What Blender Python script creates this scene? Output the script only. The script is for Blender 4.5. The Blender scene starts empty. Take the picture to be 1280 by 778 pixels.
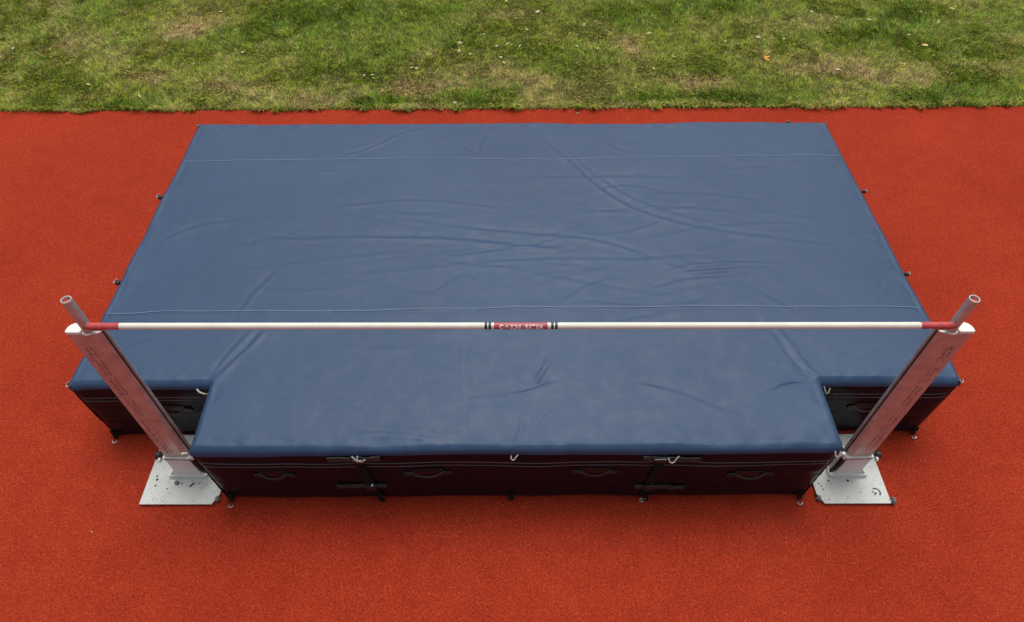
import bpy, bmesh, math, random
import numpy as np
from mathutils import Matrix, Vector

random.seed(7); rng = np.random.default_rng(11)
scene = bpy.context.scene
R_ = math.radians

# ---------------------------------------------------------------- camera
cd = bpy.data.cameras.new('camera'); cam = bpy.data.objects.new('camera', cd)
scene.collection.objects.link(cam); scene.camera = cam
cd.sensor_width = 36.0; cd.lens = 857.8 / 1280 * 36.0; cd.clip_start = 0.05; cd.clip_end = 1000
pt, yw = R_(49.765), R_(0.077)
fw = Vector((math.sin(yw)*math.cos(pt), math.cos(yw)*math.cos(pt), -math.sin(pt)))
rt = Vector((math.cos(yw), -math.sin(yw), 0)); up = rt.cross(fw)
m = Matrix((rt, up, -fw)).transposed().to_4x4(); m.translation = (-0.041, -1.988, 3.972)
cam.matrix_world = m
scene.render.resolution_x, scene.render.resolution_y = 1024, 622

# ---------------------------------------------------------------- sky, sun, exposure
SUN_EL, SUN_AZ = 69.0, 8.0          # azimuth measured from +Y (behind the mat) towards +X
world = bpy.data.worlds.new('World'); scene.world = world; world.use_nodes = True
wn, wl = world.node_tree.nodes, world.node_tree.links
bg = wn['Background']; sky = wn.new('ShaderNodeTexSky'); sky.sky_type = 'NISHITA'
sky.sun_disc = False; sky.sun_elevation = R_(SUN_EL); sky.sun_rotation = R_(SUN_AZ)
sky.air_density = 1.0; sky.dust_density = 5.0; sky.ozone_density = 1.0
hs = wn.new('ShaderNodeHueSaturation'); hs.inputs['Saturation'].default_value = 0.30
wl.new(sky.outputs[0], hs.inputs['Color']); wl.new(hs.outputs[0], bg.inputs[0]); bg.inputs[1].default_value = 0.12
sd = bpy.data.lights.new('sun', 'SUN'); sd.energy = 1.5; sd.angle = R_(46); sd.color = (1.0, 0.965, 0.91)
sun = bpy.data.objects.new('sun', sd); scene.collection.objects.link(sun)
dirv = Vector((math.sin(R_(SUN_AZ))*math.cos(R_(SUN_EL)), math.cos(R_(SUN_AZ))*math.cos(R_(SUN_EL)), math.sin(R_(SUN_EL))))
sun.rotation_euler = dirv.to_track_quat('Z', 'Y').to_euler(); sun.location = (0, 0, 12)
vs = scene.view_settings; vs.view_transform = 'Standard'; vs.look = 'None'; vs.gamma = 1.0
vs.use_curve_mapping = False; vs.exposure = 0.2

# ---------------------------------------------------------------- materials
def new_mat(name, col, rough=0.5, metal=0.0, spec=0.5):
    m = bpy.data.materials.new(name); m.use_nodes = True
    b = m.node_tree.nodes['Principled BSDF']
    b.inputs['Base Color'].default_value = (*col, 1); b.inputs['Roughness'].default_value = rough
    b.inputs['Metallic'].default_value = metal; b.inputs['Specular IOR Level'].default_value = spec
    return m, m.node_tree.nodes, m.node_tree.links, b
def noise(n, l, coord, scale, detail=3.0, rough=0.55, dist=0.0):
    t = n.new('ShaderNodeTexNoise'); t.inputs['Scale'].default_value = scale
    t.inputs['Detail'].default_value = detail; t.inputs['Roughness'].default_value = rough
    t.inputs['Distortion'].default_value = dist
    l.new(coord, t.inputs['Vector']); return t.outputs['Fac']
def ramp(n, l, fac, stops):
    r = n.new('ShaderNodeValToRGB'); e = r.color_ramp.elements
    while len(e) < len(stops): e.new(0.5)
    for k, (p, c) in enumerate(stops): e[k].position = p; e[k].color = (*c, 1)
    l.new(fac, r.inputs[0]); return r.outputs[0]
def mixc(n, l, fac, a, b, mode='MIX'):
    x = n.new('ShaderNodeMix'); x.data_type = 'RGBA'; x.blend_type = mode
    for s, v in ((0, fac), (6, a), (7, b)):
        if isinstance(v, (int, float)): x.inputs[s].default_value = v
        elif isinstance(v, tuple): x.inputs[s].default_value = (*v, 1)
        else: l.new(v, x.inputs[s])
    return x.outputs[2]
def bump(n, l, b, h, strength, dist, normal=None):
    u = n.new('ShaderNodeBump'); u.inputs['Strength'].default_value = strength; u.inputs['Distance'].default_value = dist
    l.new(h, u.inputs['Height'])
    if normal: l.new(normal, u.inputs['Normal'])
    l.new(u.outputs[0], b.inputs['Normal']); return u.outputs[0]
def pos(n): return n.new('ShaderNodeNewGeometry').outputs['Position']
def obc(n): return n.new('ShaderNodeTexCoord').outputs['Object']

MAT = {}
# red rubber-granule running track
m_, n, l, b = new_mat('track_rubber', (0.4, 0.04, 0.02), 0.9, spec=0.10)
p = pos(n)
g1 = noise(n, l, p, 112, 2, 0.5, 1.2); g2 = noise(n, l, p, 230, 2, 0.6); big = noise(n, l, p, 0.9, 4); mid = noise(n, l, p, 7, 3)
c = ramp(n, l, g1, [(0.35, (0.095, 0.008, 0.003)), (0.46, (0.310, 0.026, 0.009)), (0.58, (0.41, 0.041, 0.015)), (0.69, (0.63, 0.110, 0.053))])
c = mixc(n, l, 0.5, c, ramp(n, l, g2, [(0.3, (0.19, 0.014, 0.005)), (0.55, (0.39, 0.036, 0.013)), (0.75, (0.56, 0.080, 0.037))]))
c = mixc(n, l, 1.0, c, ramp(n, l, big, [(0.3, (0.90, 0.86, 0.84)), (0.7, (1.07, 1.12, 1.14))]), 'MULTIPLY')
c = mixc(n, l, 1.0, c, ramp(n, l, mid, [(0.3, (0.93, 0.92, 0.92)), (0.7, (1.04, 1.06, 1.06))]), 'MULTIPLY')
l.new(c, b.inputs['Base Color'])
bump(n, l, b, g2, 0.45, 0.004, bump(n, l, b, g1, 0.8, 0.010))
MAT['track'] = m_
# soil and thatch under the grass
m_, n, l, b = new_mat('thatch', (0.16, 0.13, 0.06), 0.95, spec=0.1)
p = pos(n); a = noise(n, l, p, 60, 4); q = noise(n, l, p, 1.3, 3)
c = ramp(n, l, a, [(0.3, (0.040, 0.044, 0.014)), (0.5, (0.095, 0.090, 0.030)), (0.72, (0.21, 0.17, 0.075))])
c = mixc(n, l, 1.0, c, ramp(n, l, q, [(0.3, (0.75, 0.95, 0.6)), (0.7, (1.1, 1.0, 0.95))]), 'MULTIPLY')
l.new(c, b.inputs['Base Color']); bump(n, l, b, a, 0.8, 0.02); MAT['thatch'] = m_
# grass blades: colour of each blade stored on it
m_, n, l, b = new_mat('grass_blade', (0.08, 0.13, 0.03), 0.6, spec=0.3)
at = n.new('ShaderNodeAttribute'); at.attribute_name = 'blade'; l.new(at.outputs['Color'], b.inputs['Base Color'])
tr = n.new('ShaderNodeBsdfTranslucent'); l.new(at.outputs['Color'], tr.inputs['Color'])
mx = n.new('ShaderNodeMixShader'); mx.inputs[0].default_value = 0.25
l.new(b.outputs[0], mx.inputs[1]); l.new(tr.outputs[0], mx.inputs[2]); l.new(mx.outputs[0], n['Material Output'].inputs[0])
MAT['grass'] = m_
# blue coated fabric of the mat cover
m_, n, l, b = new_mat('cover_fabric', (0.045, 0.085, 0.19), 0.55, spec=0.36)
p = obc(n); big = noise(n, l, p, 1.1, 4); mid = noise(n, l, p, 9, 5, 0.6); fine = noise(n, l, p, 420, 2)
wv = n.new('ShaderNodeTexWave'); wv.bands_direction = 'X'; wv.inputs['Scale'].default_value = 130; wv.inputs['Distortion'].default_value = 1.5; l.new(p, wv.inputs['Vector'])
c = ramp(n, l, big, [(0.3, (0.0188, 0.0485, 0.107)), (0.7, (0.0235, 0.057, 0.121))])
c = mixc(n, l, 1.0, c, ramp(n, l, mid, [(0.30, (0.93, 0.94, 0.95)), (0.55, (1.0, 1.0, 1.0)), (0.75, (1.07, 1.06, 1.05))]), 'MULTIPLY')
dust = noise(n, l, p, 38, 6, 0.7)
c = mixc(n, l, ramp(n, l, dust, [(0.56, (0, 0, 0)), (0.78, (0.17, 0.17, 0.17))]), c, (0.16, 0.17, 0.19))
l.new(c, b.inputs['Base Color'])
rr = ramp(n, l, mid, [(0.3, (0.46,)*3), (0.7, (0.58,)*3)]); l.new(rr, b.inputs['Roughness'])
nb = bump(n, l, b, mid, 0.25, 0.012)
nb = bump(n, l, b, fine, 0.12, 0.001, nb)
MAT['cover'] = m_
# dark glossy vinyl of the mat's sides
m_, n, l, b = new_mat('side_vinyl', (0.007, 0.006, 0.011), 0.30, spec=0.11)
p = obc(n); a = noise(n, l, p, 5, 4); s = noise(n, l, p, 22, 5, 0.6)
l.new(ramp(n, l, s, [(0.3, (0.20,)*3), (0.75, (0.42,)*3)]), b.inputs['Roughness'])
l.new(ramp(n, l, s, [(0.35, (0.005, 0.0045, 0.008)), (0.75, (0.012, 0.010, 0.016))]), b.inputs['Base Color'])
bump(n, l, b, a, 0.35, 0.03); MAT['vinyl'] = m_
MAT['webbing'] = new_mat('black_webbing', (0.006, 0.006, 0.006), 0.8, spec=0.2)[0]
m_, n, l, b = new_mat('grey_strap', (0.045, 0.046, 0.044), 0.75, spec=0.2)
p = obc(n); l.new(ramp(n, l, noise(n, l, p, 45, 5, 0.7), [(0.3, (0.018, 0.019, 0.018)), (0.7, (0.058, 0.059, 0.054))]), b.inputs['Base Color'])
bump(n, l, b, noise(n, l, p, 300, 2), 0.3, 0.002); MAT['strap'] = m_
MAT['thread'] = new_mat('pale_thread', (0.16, 0.215, 0.31), 0.8, spec=0.2)[0]
MAT['hem'] = new_mat('cover_hem', (0.05, 0.098, 0.185), 0.55, spec=0.35)[0]
MAT['piping'] = new_mat('dark_piping', (0.085, 0.065, 0.072), 0.5, spec=0.4)[0]
MAT['ring'] = new_mat('galvanised_ring', (0.52, 0.50, 0.47), 0.35, 0.6)[0]
MAT['cordw'] = new_mat('white_hook', (0.42, 0.40, 0.36), 0.5)[0]
MAT['black'] = new_mat('black_plastic', (0.010, 0.010, 0.010), 0.45)[0]
MAT['greyrub'] = new_mat('grey_wheel', (0.13, 0.12, 0.12), 0.7)[0]
MAT['knobw'] = new_mat('white_knob', (0.72, 0.72, 0.70), 0.35)[0]
# satin aluminium
m_, n, l, b = new_mat('satin_aluminium', (0.72, 0.70, 0.68), 0.33, 0.75)
p = obc(n); mp = n.new('ShaderNodeMapping'); mp.inputs['Scale'].default_value = (160, 160, 3); l.new(p, mp.inputs[0])
a = noise(n, l, mp.outputs[0], 1.0, 4, 0.6); s = noise(n, l, p, 14, 6, 0.65)
l.new(ramp(n, l, a, [(0.3, (0.42,)*3), (0.7, (0.54,)*3)]), b.inputs['Roughness'])
l.new(ramp(n, l, s, [(0.32, (0.44, 0.435, 0.42)), (0.60, (0.60, 0.595, 0.58)), (0.8, (0.68, 0.675, 0.66))]), b.inputs['Base Color'])
bump(n, l, b, a, 0.06, 0.002); MAT['alu'] = m_
# painted steel plate, worn
def paint(name, base, worn, thr):
    m_, n, l, b = new_mat(name, base, 0.42, spec=0.4)
    p = obc(n); big = noise(n, l, p, 6, 5, 0.6); sp = noise(n, l, p, 70, 4, 0.65); fl = noise(n, l, p, 190, 2)
    c = ramp(n, l, big, [(0.3, tuple(v*0.86 for v in base)), (0.7, base)])
    c = mixc(n, l, ramp(n, l, fl, [(0.4, (0, 0, 0)), (0.7, (0.25,)*3)]), c, tuple(v*0.7 for v in base))
    c = mixc(n, l, ramp(n, l, sp, [(thr, (0, 0, 0)), (thr + 0.06, (0.8,)*3)]), c, worn)
    l.new(c, b.inputs['Base Color']); bump(n, l, b, sp, 0.15, 0.002); return m_
MAT['plate'] = paint('plate_paint', (0.60, 0.62, 0.58), (0.22, 0.18, 0.14), 0.61)
MAT['bracket'] = paint('bracket_paint', (0.74, 0.73, 0.69), (0.25, 0.22, 0.18), 0.70)
MAT['cap'] = new_mat('white_cap', (0.74, 0.73, 0.68), 0.45)[0]
MAT['mark'] = new_mat('mark_black', (0.015, 0.015, 0.014), 0.6)[0]
MAT['print'] = new_mat('print_maroon', (0.22, 0.085, 0.075), 0.6)[0]
m_, n, l, b = new_mat('bar_white', (0.74, 0.73, 0.64), 0.55)
p = obc(n); l.new(ramp(n, l, noise(n, l, p, 9, 6, 0.7), [(0.35, (0.68, 0.66, 0.57)), (0.6, (0.73, 0.72, 0.63))]), b.inputs['Base Color']); MAT['bar'] = m_
m_, n, l, b = new_mat('bar_red', (0.50, 0.060, 0.062), 0.5)
p = obc(n); l.new(ramp(n, l, noise(n, l, p, 25, 5, 0.7), [(0.35, (0.40, 0.045, 0.045)), (0.65, (0.55, 0.080, 0.080))]), b.inputs['Base Color']); MAT['red'] = m_
MAT['label'] = new_mat('label_red', (0.40, 0.070, 0.080), 0.4)[0]
MAT['navyband'] = new_mat('band_dark', (0.004, 0.012, 0.020), 0.4)[0]
MAT['white'] = new_mat('white_print', (0.85, 0.83, 0.78), 0.5)[0]
def leafmat(name, a_, b_):
    m_, n, l, b = new_mat(name, a_, 0.7, spec=0.25)
    l.new(ramp(n, l, noise(n, l, obc(n), 60, 4), [(0.35, a_), (0.65, b_)]), b.inputs['Base Color']); return m_
MAT['leafpale'] = leafmat('leaf_pale', (0.46, 0.40, 0.22), (0.66, 0.60, 0.42))
MAT['leaforange'] = leafmat('leaf_orange', (0.62, 0.26, 0.035), (0.72, 0.38, 0.07))
MAT['leafyellow'] = leafmat('leaf_yellow', (0.66, 0.47, 0.13), (0.76, 0.62, 0.26))
MAT['leafbrown'] = leafmat('leaf_brown', (0.13, 0.055, 0.025), (0.22, 0.10, 0.045))
MAT['leaftan'] = leafmat('leaf_tan', (0.46, 0.32, 0.17), (0.58, 0.43, 0.25))

# ---------------------------------------------------------------- helpers
def link(name, me, parent=None, mat=None, smooth=False):
    o = bpy.data.objects.new(name, me); scene.collection.objects.link(o)
    if parent: o.parent = parent
    if mat: me.materials.append(MAT[mat])
    if smooth: me.polygons.foreach_set('use_smooth', np.ones(len(me.polygons), bool))
    return o
def tag(o, label=None, cat=None, group=None, kind=None):
    for k, v in (('label', label), ('category', cat), ('group', group), ('kind', kind)):
        if v: o[k] = v
    return o
def empty(name, loc, rz=0):
    o = bpy.data.objects.new(name, None); scene.collection.objects.link(o)
    o.location = loc; o.rotation_euler = (0, 0, rz); o.empty_display_size = 0.1; return o
class MB:
    def __init__(s): s.bm = bmesh.new()
    def box(s, c, d, rot=None, bev=0.0):
        g = bmesh.ops.create_cube(s.bm, size=1.0)['verts']
        M = Matrix.Translation(c) @ (rot.to_4x4() if rot else Matrix()) @ Matrix.Diagonal((*d, 1))
        bmesh.ops.transform(s.bm, matrix=M, verts=g)
        if bev:
            e = list({e for v in g for e in v.link_edges})
            bmesh.ops.bevel(s.bm, geom=e, offset=bev, segments=2, affect='EDGES', profile=0.6)
        return s
    def tube(s, pts, r, seg=8, caps=True):
        pts = [Vector(p) for p in pts]; rs = r if isinstance(r, (list, tuple)) else [r]*len(pts); rings = []
        nrm = None
        for i, p in enumerate(pts):
            t = (pts[min(i+1, len(pts)-1)] - pts[max(i-1, 0)]).normalized()
            if nrm is None: nrm = t.orthogonal().normalized()
            nrm = (nrm - t*nrm.dot(t)).normalized(); bn = t.cross(nrm)
            rings.append([s.bm.verts.new(p + (nrm*math.cos(2*math.pi*k/seg) + bn*math.sin(2*math.pi*k/seg))*rs[i]) for k in range(seg)])
        for a, b in zip(rings, rings[1:]):
            for k in range(seg): s.bm.faces.new((a[k], a[(k+1) % seg], b[(k+1) % seg], b[k]))
        if caps: s.bm.faces.new(rings[0][::-1]); s.bm.faces.new(rings[-1])
        return s
    def ring(s, c, R, r, axis='X', a0=0, a1=2*math.pi, seg=16, tilt=0.0):
        pts = []
        for k in range(seg + 1):
            a = a0 + (a1 - a0)*k/seg; u, v = R*math.cos(a), R*math.sin(a)
            d = {'X': Vector((0, u, v)), 'Y': Vector((u, 0, v)), 'Z': Vector((u, v, 0))}[axis]
            pts.append(Vector(c) + d)
        full = abs(a1 - a0) > 6.28
        return s.tube(pts, r, 6, caps=True)
    def prism(s, poly, z0, z1, bev=0.0):
        a = [s.bm.verts.new((x, y, z0)) for x, y in poly]; b = [s.bm.verts.new((x, y, z1)) for x, y in poly]
        nn = len(poly); s.bm.faces.new(a[::-1]); top = s.bm.faces.new(b)
        for k in range(nn): s.bm.faces.new((a[k], a[(k+1) % nn], b[(k+1) % nn], b[k]))
        if bev: bmesh.ops.bevel(s.bm, geom=list(top.edges), offset=bev, segments=2, affect='EDGES', profile=0.6)
        return s
    def ribbon(s, pts, width, thick, wdir):
        """a strap: cross-section width x thick swept along pts"""
        pts = [Vector(p) for p in pts]; rows = []; ws = width if isinstance(width, (list, tuple)) else [width]*len(pts)
        for i, p in enumerate(pts):
            t = (pts[min(i+1, len(pts)-1)] - pts[max(i-1, 0)]).normalized(); w = Vector(wdir); w = (w - t*w.dot(t)).normalized()
            nn = t.cross(w); rows.append([s.bm.verts.new(p + w*(ws[i]/2*a) + nn*(thick/2*b_)) for a, b_ in ((-1, -1), (1, -1), (1, 1), (-1, 1))])
        for a, b in zip(rows, rows[1:]):
            for k in range(4): s.bm.faces.new((a[k], a[(k+1) % 4], b[(k+1) % 4], b[k]))
        s.bm.faces.new(rows[0][::-1]); s.bm.faces.new(rows[-1]); return s
    def build(s, name, mat, parent=None, smooth=False, label=None):
        bmesh.ops.recalc_face_normals(s.bm, faces=s.bm.faces)
        me = bpy.data.meshes.new(name); s.bm.to_mesh(me); s.bm.free()
        o = link(name, me, parent, mat)
        if smooth:
            me.polygons.foreach_set('use_smooth', np.ones(len(me.polygons), bool))
            me.set_sharp_from_angle(angle=R_(40))
        if label: o['label'] = label
        return o
def vnoise(x, y, sc, seed=0):
    """smooth value noise, 0..1"""
    r = np.random.default_rng(seed); T = r.random((256, 256))
    X, Y = x*sc + 100.37, y*sc + 77.11; i, j = np.floor(X).astype(int), np.floor(Y).astype(int); u, v = X - i, Y - j
    u, v = u*u*(3-2*u), v*v*(3-2*v); i, j = i % 256, j % 256; i1, j1 = (i+1) % 256, (j+1) % 256
    return (T[i, j]*(1-u) + T[i1, j]*u)*(1-v) + (T[i, j1]*(1-u) + T[i1, j1]*u)*v
def fbm(x, y, sc, seed=0, o=3):
    s, a, t = 0, 1, 0
    for k in range(o): s = s + a*vnoise(x, y, sc*2**k, seed + k); t += a; a *= 0.5
    return s/t
def grid_mesh(name, P, keep=None):
    """P: (ny, nx, 3) grid of points, keep: (ny-1, nx-1) cells kept"""
    ny, nx = P.shape[:2]; idx = np.arange(ny*nx).reshape(ny, nx)
    q = np.stack([idx[:-1, :-1], idx[:-1, 1:], idx[1:, 1:], idx[1:, :-1]], -1)
    q = q[keep] if keep is not None else q.reshape(-1, 4)
    used = np.unique(q); mp = -np.ones(ny*nx, int); mp[used] = np.arange(len(used)); q = mp[q]; V = P.reshape(-1, 3)[used]
    me = bpy.data.meshes.new(name); me.from_pydata(V.tolist(), [], q.tolist()); me.update(); return me

# ---------------------------------------------------------------- ground: lawn and track
ED = 4.045                                             # where the track ends and the lawn starts
def edge_y(x): return ED + 0.0075*x
mb = MB(); mb.prism([(-300, -300), (300, -300), (300, 300), (-300, 300)], -0.5, -0.018); tag(mb.build('lawn', 'thatch'), kind='structure')
mb = MB(); mb.prism([(-45, -40), (45, -40), (45, edge_y(45)), (-45, edge_y(-45))], -0.20, 0.0); tag(mb.build('track', 'track'), kind='structure')

# grass blades
DRY = [(-3.81, 5.72, 0.37, 0.35, 0.7), (-3.64, 5.59, 0.2, 0.26, 0.5), (-3.92, 4.67, 0.26, 0.16, 0.8), (-3.15, 4.5, 0.21, 0.12, 0.7), (-4.97, 6.17, 0.58, 0.16, 0.4),
 (-5.66, 6.31, 0.29, 0.17, 0.5), (-0.83, 4.48, 0.5, 0.22, 0.9), (-1.12, 4.42, 0.25, 0.18, 0.6), (0.14, 4.6, 0.42, 0.22, 0.7), (-0.29, 4.76, 0.34, 0.15, 0.5),
 (-0.22, 6.04, 0.48, 0.2, 0.4), (1.28, 5.35, 0.16, 0.22, 1.0), (1.39, 5.09, 0.27, 0.21, 0.5), (0.82, 4.63, 0.34, 0.13, 0.5), (1.84, 4.6, 0.34, 0.16, 0.6),
 (1.99, 4.47, 0.34, 0.22, 0.6), (3.45, 5.8, 0.38, 0.31, 0.55), (3.27, 4.83, 0.35, 0.2, 0.5), (3.96, 4.6, 0.25, 0.19, 0.7), (3.6, 4.79, 0.35, 0.23, 0.5),
 (4.45, 4.75, 0.43, 0.23, 0.5), (5.18, 4.83, 0.35, 0.2, 0.5), (5.72, 5.43, 0.23, 0.37, 0.5), (4.88, 4.17, 0.33, 0.06, 0.4), (-2.17, 4.23, 0.49, 0.18, 0.6),
 (-1.96, 4.68, 0.21, 0.19, 0.5), (-2.63, 4.42, 0.33, 0.15, 0.4), (-1.6, 4.3, 0.17, 0.15, 0.4), (-0.85, 4.11, 0.33, 0.07, 0.7), (0.63, 4.3, 0.75, 0.21, 0.35),
 (-5.41, 5.01, 0.53, 0.35, 0.3), (-4.62, 5.27, 0.54, 0.25, 0.35), (5.01, 5.25, 0.27, 0.21, 0.3)]      # x, y, rx, ry, strength of worn straw-coloured patches
LUSH = [(-3.75, 4.16, 0.18, 0.12, 0.9), (-4.02, 4.13, 0.33, 0.1, 0.5), (-1.51, 4.21, 0.2, 0.1, 0.7), (-1.34, 4.2, 0.16, 0.09, 0.6), (-0.44, 4.21, 0.13, 0.1, 0.9),
 (2.16, 4.29, 0.33, 0.13, 1.1), (2.52, 4.24, 0.25, 0.1, 0.9), (4.61, 4.32, 0.66, 0.15, 0.6), (4.41, 4.22, 0.58, 0.1, 0.6), (1.28, 4.24, 0.49, 0.1, 0.5),
 (-4.93, 4.16, 0.49, 0.12, 0.45), (-1.81, 5.71, 0.84, 0.7, 0.55), (-2.33, 6.0, 0.77, 0.51, 0.5), (-0.76, 5.35, 0.54, 0.46, 0.5), (1.49, 5.96, 0.48, 0.4, 0.8),
 (0.5, 5.09, 0.53, 0.38, 0.35), (4.61, 5.61, 0.65, 0.5, 0.7), (3.36, 5.47, 0.55, 0.26, 0.5), (2.3, 6.2, 0.58, 0.29, 0.5), (-2.85, 5.81, 0.38, 0.6, 0.4),
 (-4.79, 6.21, 0.39, 0.21, 0.3), (5.61, 6.0, 0.38, 0.24, 0.3)]
def grass(name, n_bl, x0, x1, y0, y1, seed, scale=1.0):
    r = np.random.default_rng(seed)
    x = r.uniform(x0, x1, n_bl); y = r.uniform(y0, y1, n_bl)
    k = y > edge_y(x) - 0.004 + 0.07*(vnoise(x, y*0, 4, 91) - 0.5) + 0.07*(vnoise(x, y*0, 19, 92) - 0.5); x, y = x[k], y[k]; nb = len(x)
    dry = 0.9*(fbm(x, y, 2.6, 5, 4) - 0.5)
    lush = 1.3*(fbm(x, y, 1.6, 25, 4) - 0.52)
    for px, py, rx, ry, s in DRY: dry = dry + s*np.exp(-(((x-px)/rx)**2 + ((y-py)/ry)**2)*(0.6 + 0.9*vnoise(x, y, 6, 3)))
    for px, py, rx, ry, s in LUSH: lush = lush + s*np.exp(-(((x-px)/rx)**2 + ((y-py)/ry)**2)*(0.6 + 0.9*vnoise(x, y, 6, 4)))
    dry = np.clip(0.08 + 0.8*dry, 0, 1.0); lush = np.clip(lush, -0.3, 1)
    dry = np.clip(dry - 0.7*np.clip(lush, 0, 1), 0.02, 1)
    near = np.exp(-((y - edge_y(x))/0.07)**2)
    isdry = r.random(nb) < np.clip(dry*0.95 + 0.08 + 0.25*near*(r.random(nb) < .5), 0, 0.95)
    tf = fbm(x, y, 17, 77, 2); L = (0.030 + 0.026*r.random(nb))*(0.65 + 0.75*tf)*(1 - 0.30*dry + 0.45*np.clip(lush, 0, 1))*(1 + near*(0.2 + 1.3*vnoise(x, y*0, 9, 95)))*scale
    ang = 2*math.pi*2.2*fbm(x, y, 2.1, 40, 3) + r.normal(0, 0.75, nb)
    lean = np.clip(r.normal(0.95, 0.28, nb) + 0.25*dry - 0.30*np.clip(lush, 0, 1), 0.15, 1.50)
    w = (0.0046 + 0.0032*r.random(nb))*scale
    fb = r.random(nb) < 0.5*near; ang = np.where(fb, -math.pi/2 + r.normal(0, 0.8, nb), ang)
    dx, dy = np.cos(ang), np.sin(ang); sx, sy = -dy, dx
    z0 = -0.020 + 0.012*(fbm(x, y, 1.7, 60, 3) - 0.5) + 0.008*np.clip(lush, 0, 1); z0 = np.where(y < edge_y(x) + 0.02, 0.001, z0)
    V = np.zeros((nb, 5, 3))
    l1 = lean*0.55; h1, d1 = 0.5*L*np.cos(l1), 0.5*L*np.sin(l1); l2 = np.minimum(lean*1.35, 1.75)
    h2, d2 = h1 + 0.5*L*np.cos(l2), d1 + 0.5*L*np.sin(l2)
    for j, (s, d, h, ww) in enumerate(((-1, 0, 0, 1), (1, 0, 0, 1), (1, d1, h1, .85), (-1, d1, h1, .85), (0, d2, h2, 0))):
        V[:, j, 0] = x + dx*d + sx*s*w*ww/2; V[:, j, 1] = y + dy*d + sy*s*w*ww/2; V[:, j, 2] = z0 + h
    # colours
    t = r.random(nb)[:, None]; u = np.clip(0.5 + 0.75*lush, 0, 1)[:, None]
    g = (np.array([0.245, 0.290, 0.014])*(1-u) + np.array([0.120, 0.245, 0.012])*u)*(0.40 + 1.2*t)
    g2 = np.array([0.43, 0.41, 0.060])*(0.7 + 0.7*t); g = np.where((r.random(nb) < 0.20)[:, None], g2, g)
    s1 = np.array([0.56, 0.43, 0.19])*(0.60 + 0.75*t); s2 = np.array([0.38, 0.235, 0.10])*(0.6 + 0.7*t)
    sdry = np.where((r.random(nb) < 0.30 + 0.25*dry)[:, None], s2, s1)
    C = np.where(isdry[:, None], sdry, g)
    tuft_shade = fbm(x, y, 17, 77, 2)[:, None]; C = C*(0.45 + 1.15*tuft_shade)  # tuft highlights and shade put into blade colour, darker where blades are short
    me = bpy.data.meshes.new(name); me.vertices.add(nb*5); me.vertices.foreach_set('co', V.ravel())
    base = (np.arange(nb)*5)[:, None]
    lp = np.concatenate([base + [0, 1, 2, 3], base + [3, 2, 4]], 1).ravel()
    me.loops.add(nb*7); me.loops.foreach_set('vertex_index', lp.astype(np.int32))
    me.polygons.add(nb*2); st = ((np.arange(nb)*7)[:, None] + [0, 4]).ravel(); me.polygons.foreach_set('loop_start', st.astype(np.int32))
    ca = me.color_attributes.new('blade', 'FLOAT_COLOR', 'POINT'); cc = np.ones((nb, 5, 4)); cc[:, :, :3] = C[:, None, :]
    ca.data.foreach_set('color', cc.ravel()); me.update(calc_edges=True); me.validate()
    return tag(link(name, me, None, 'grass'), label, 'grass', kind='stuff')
label = 'short mown green and straw coloured grass beside the red track'
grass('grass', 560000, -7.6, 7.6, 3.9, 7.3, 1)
label = 'coarser mown grass of the field further from the red track'
grass('field_grass', 110000, -13, 13, 7.25, 12.5, 2, 1.7)

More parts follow.
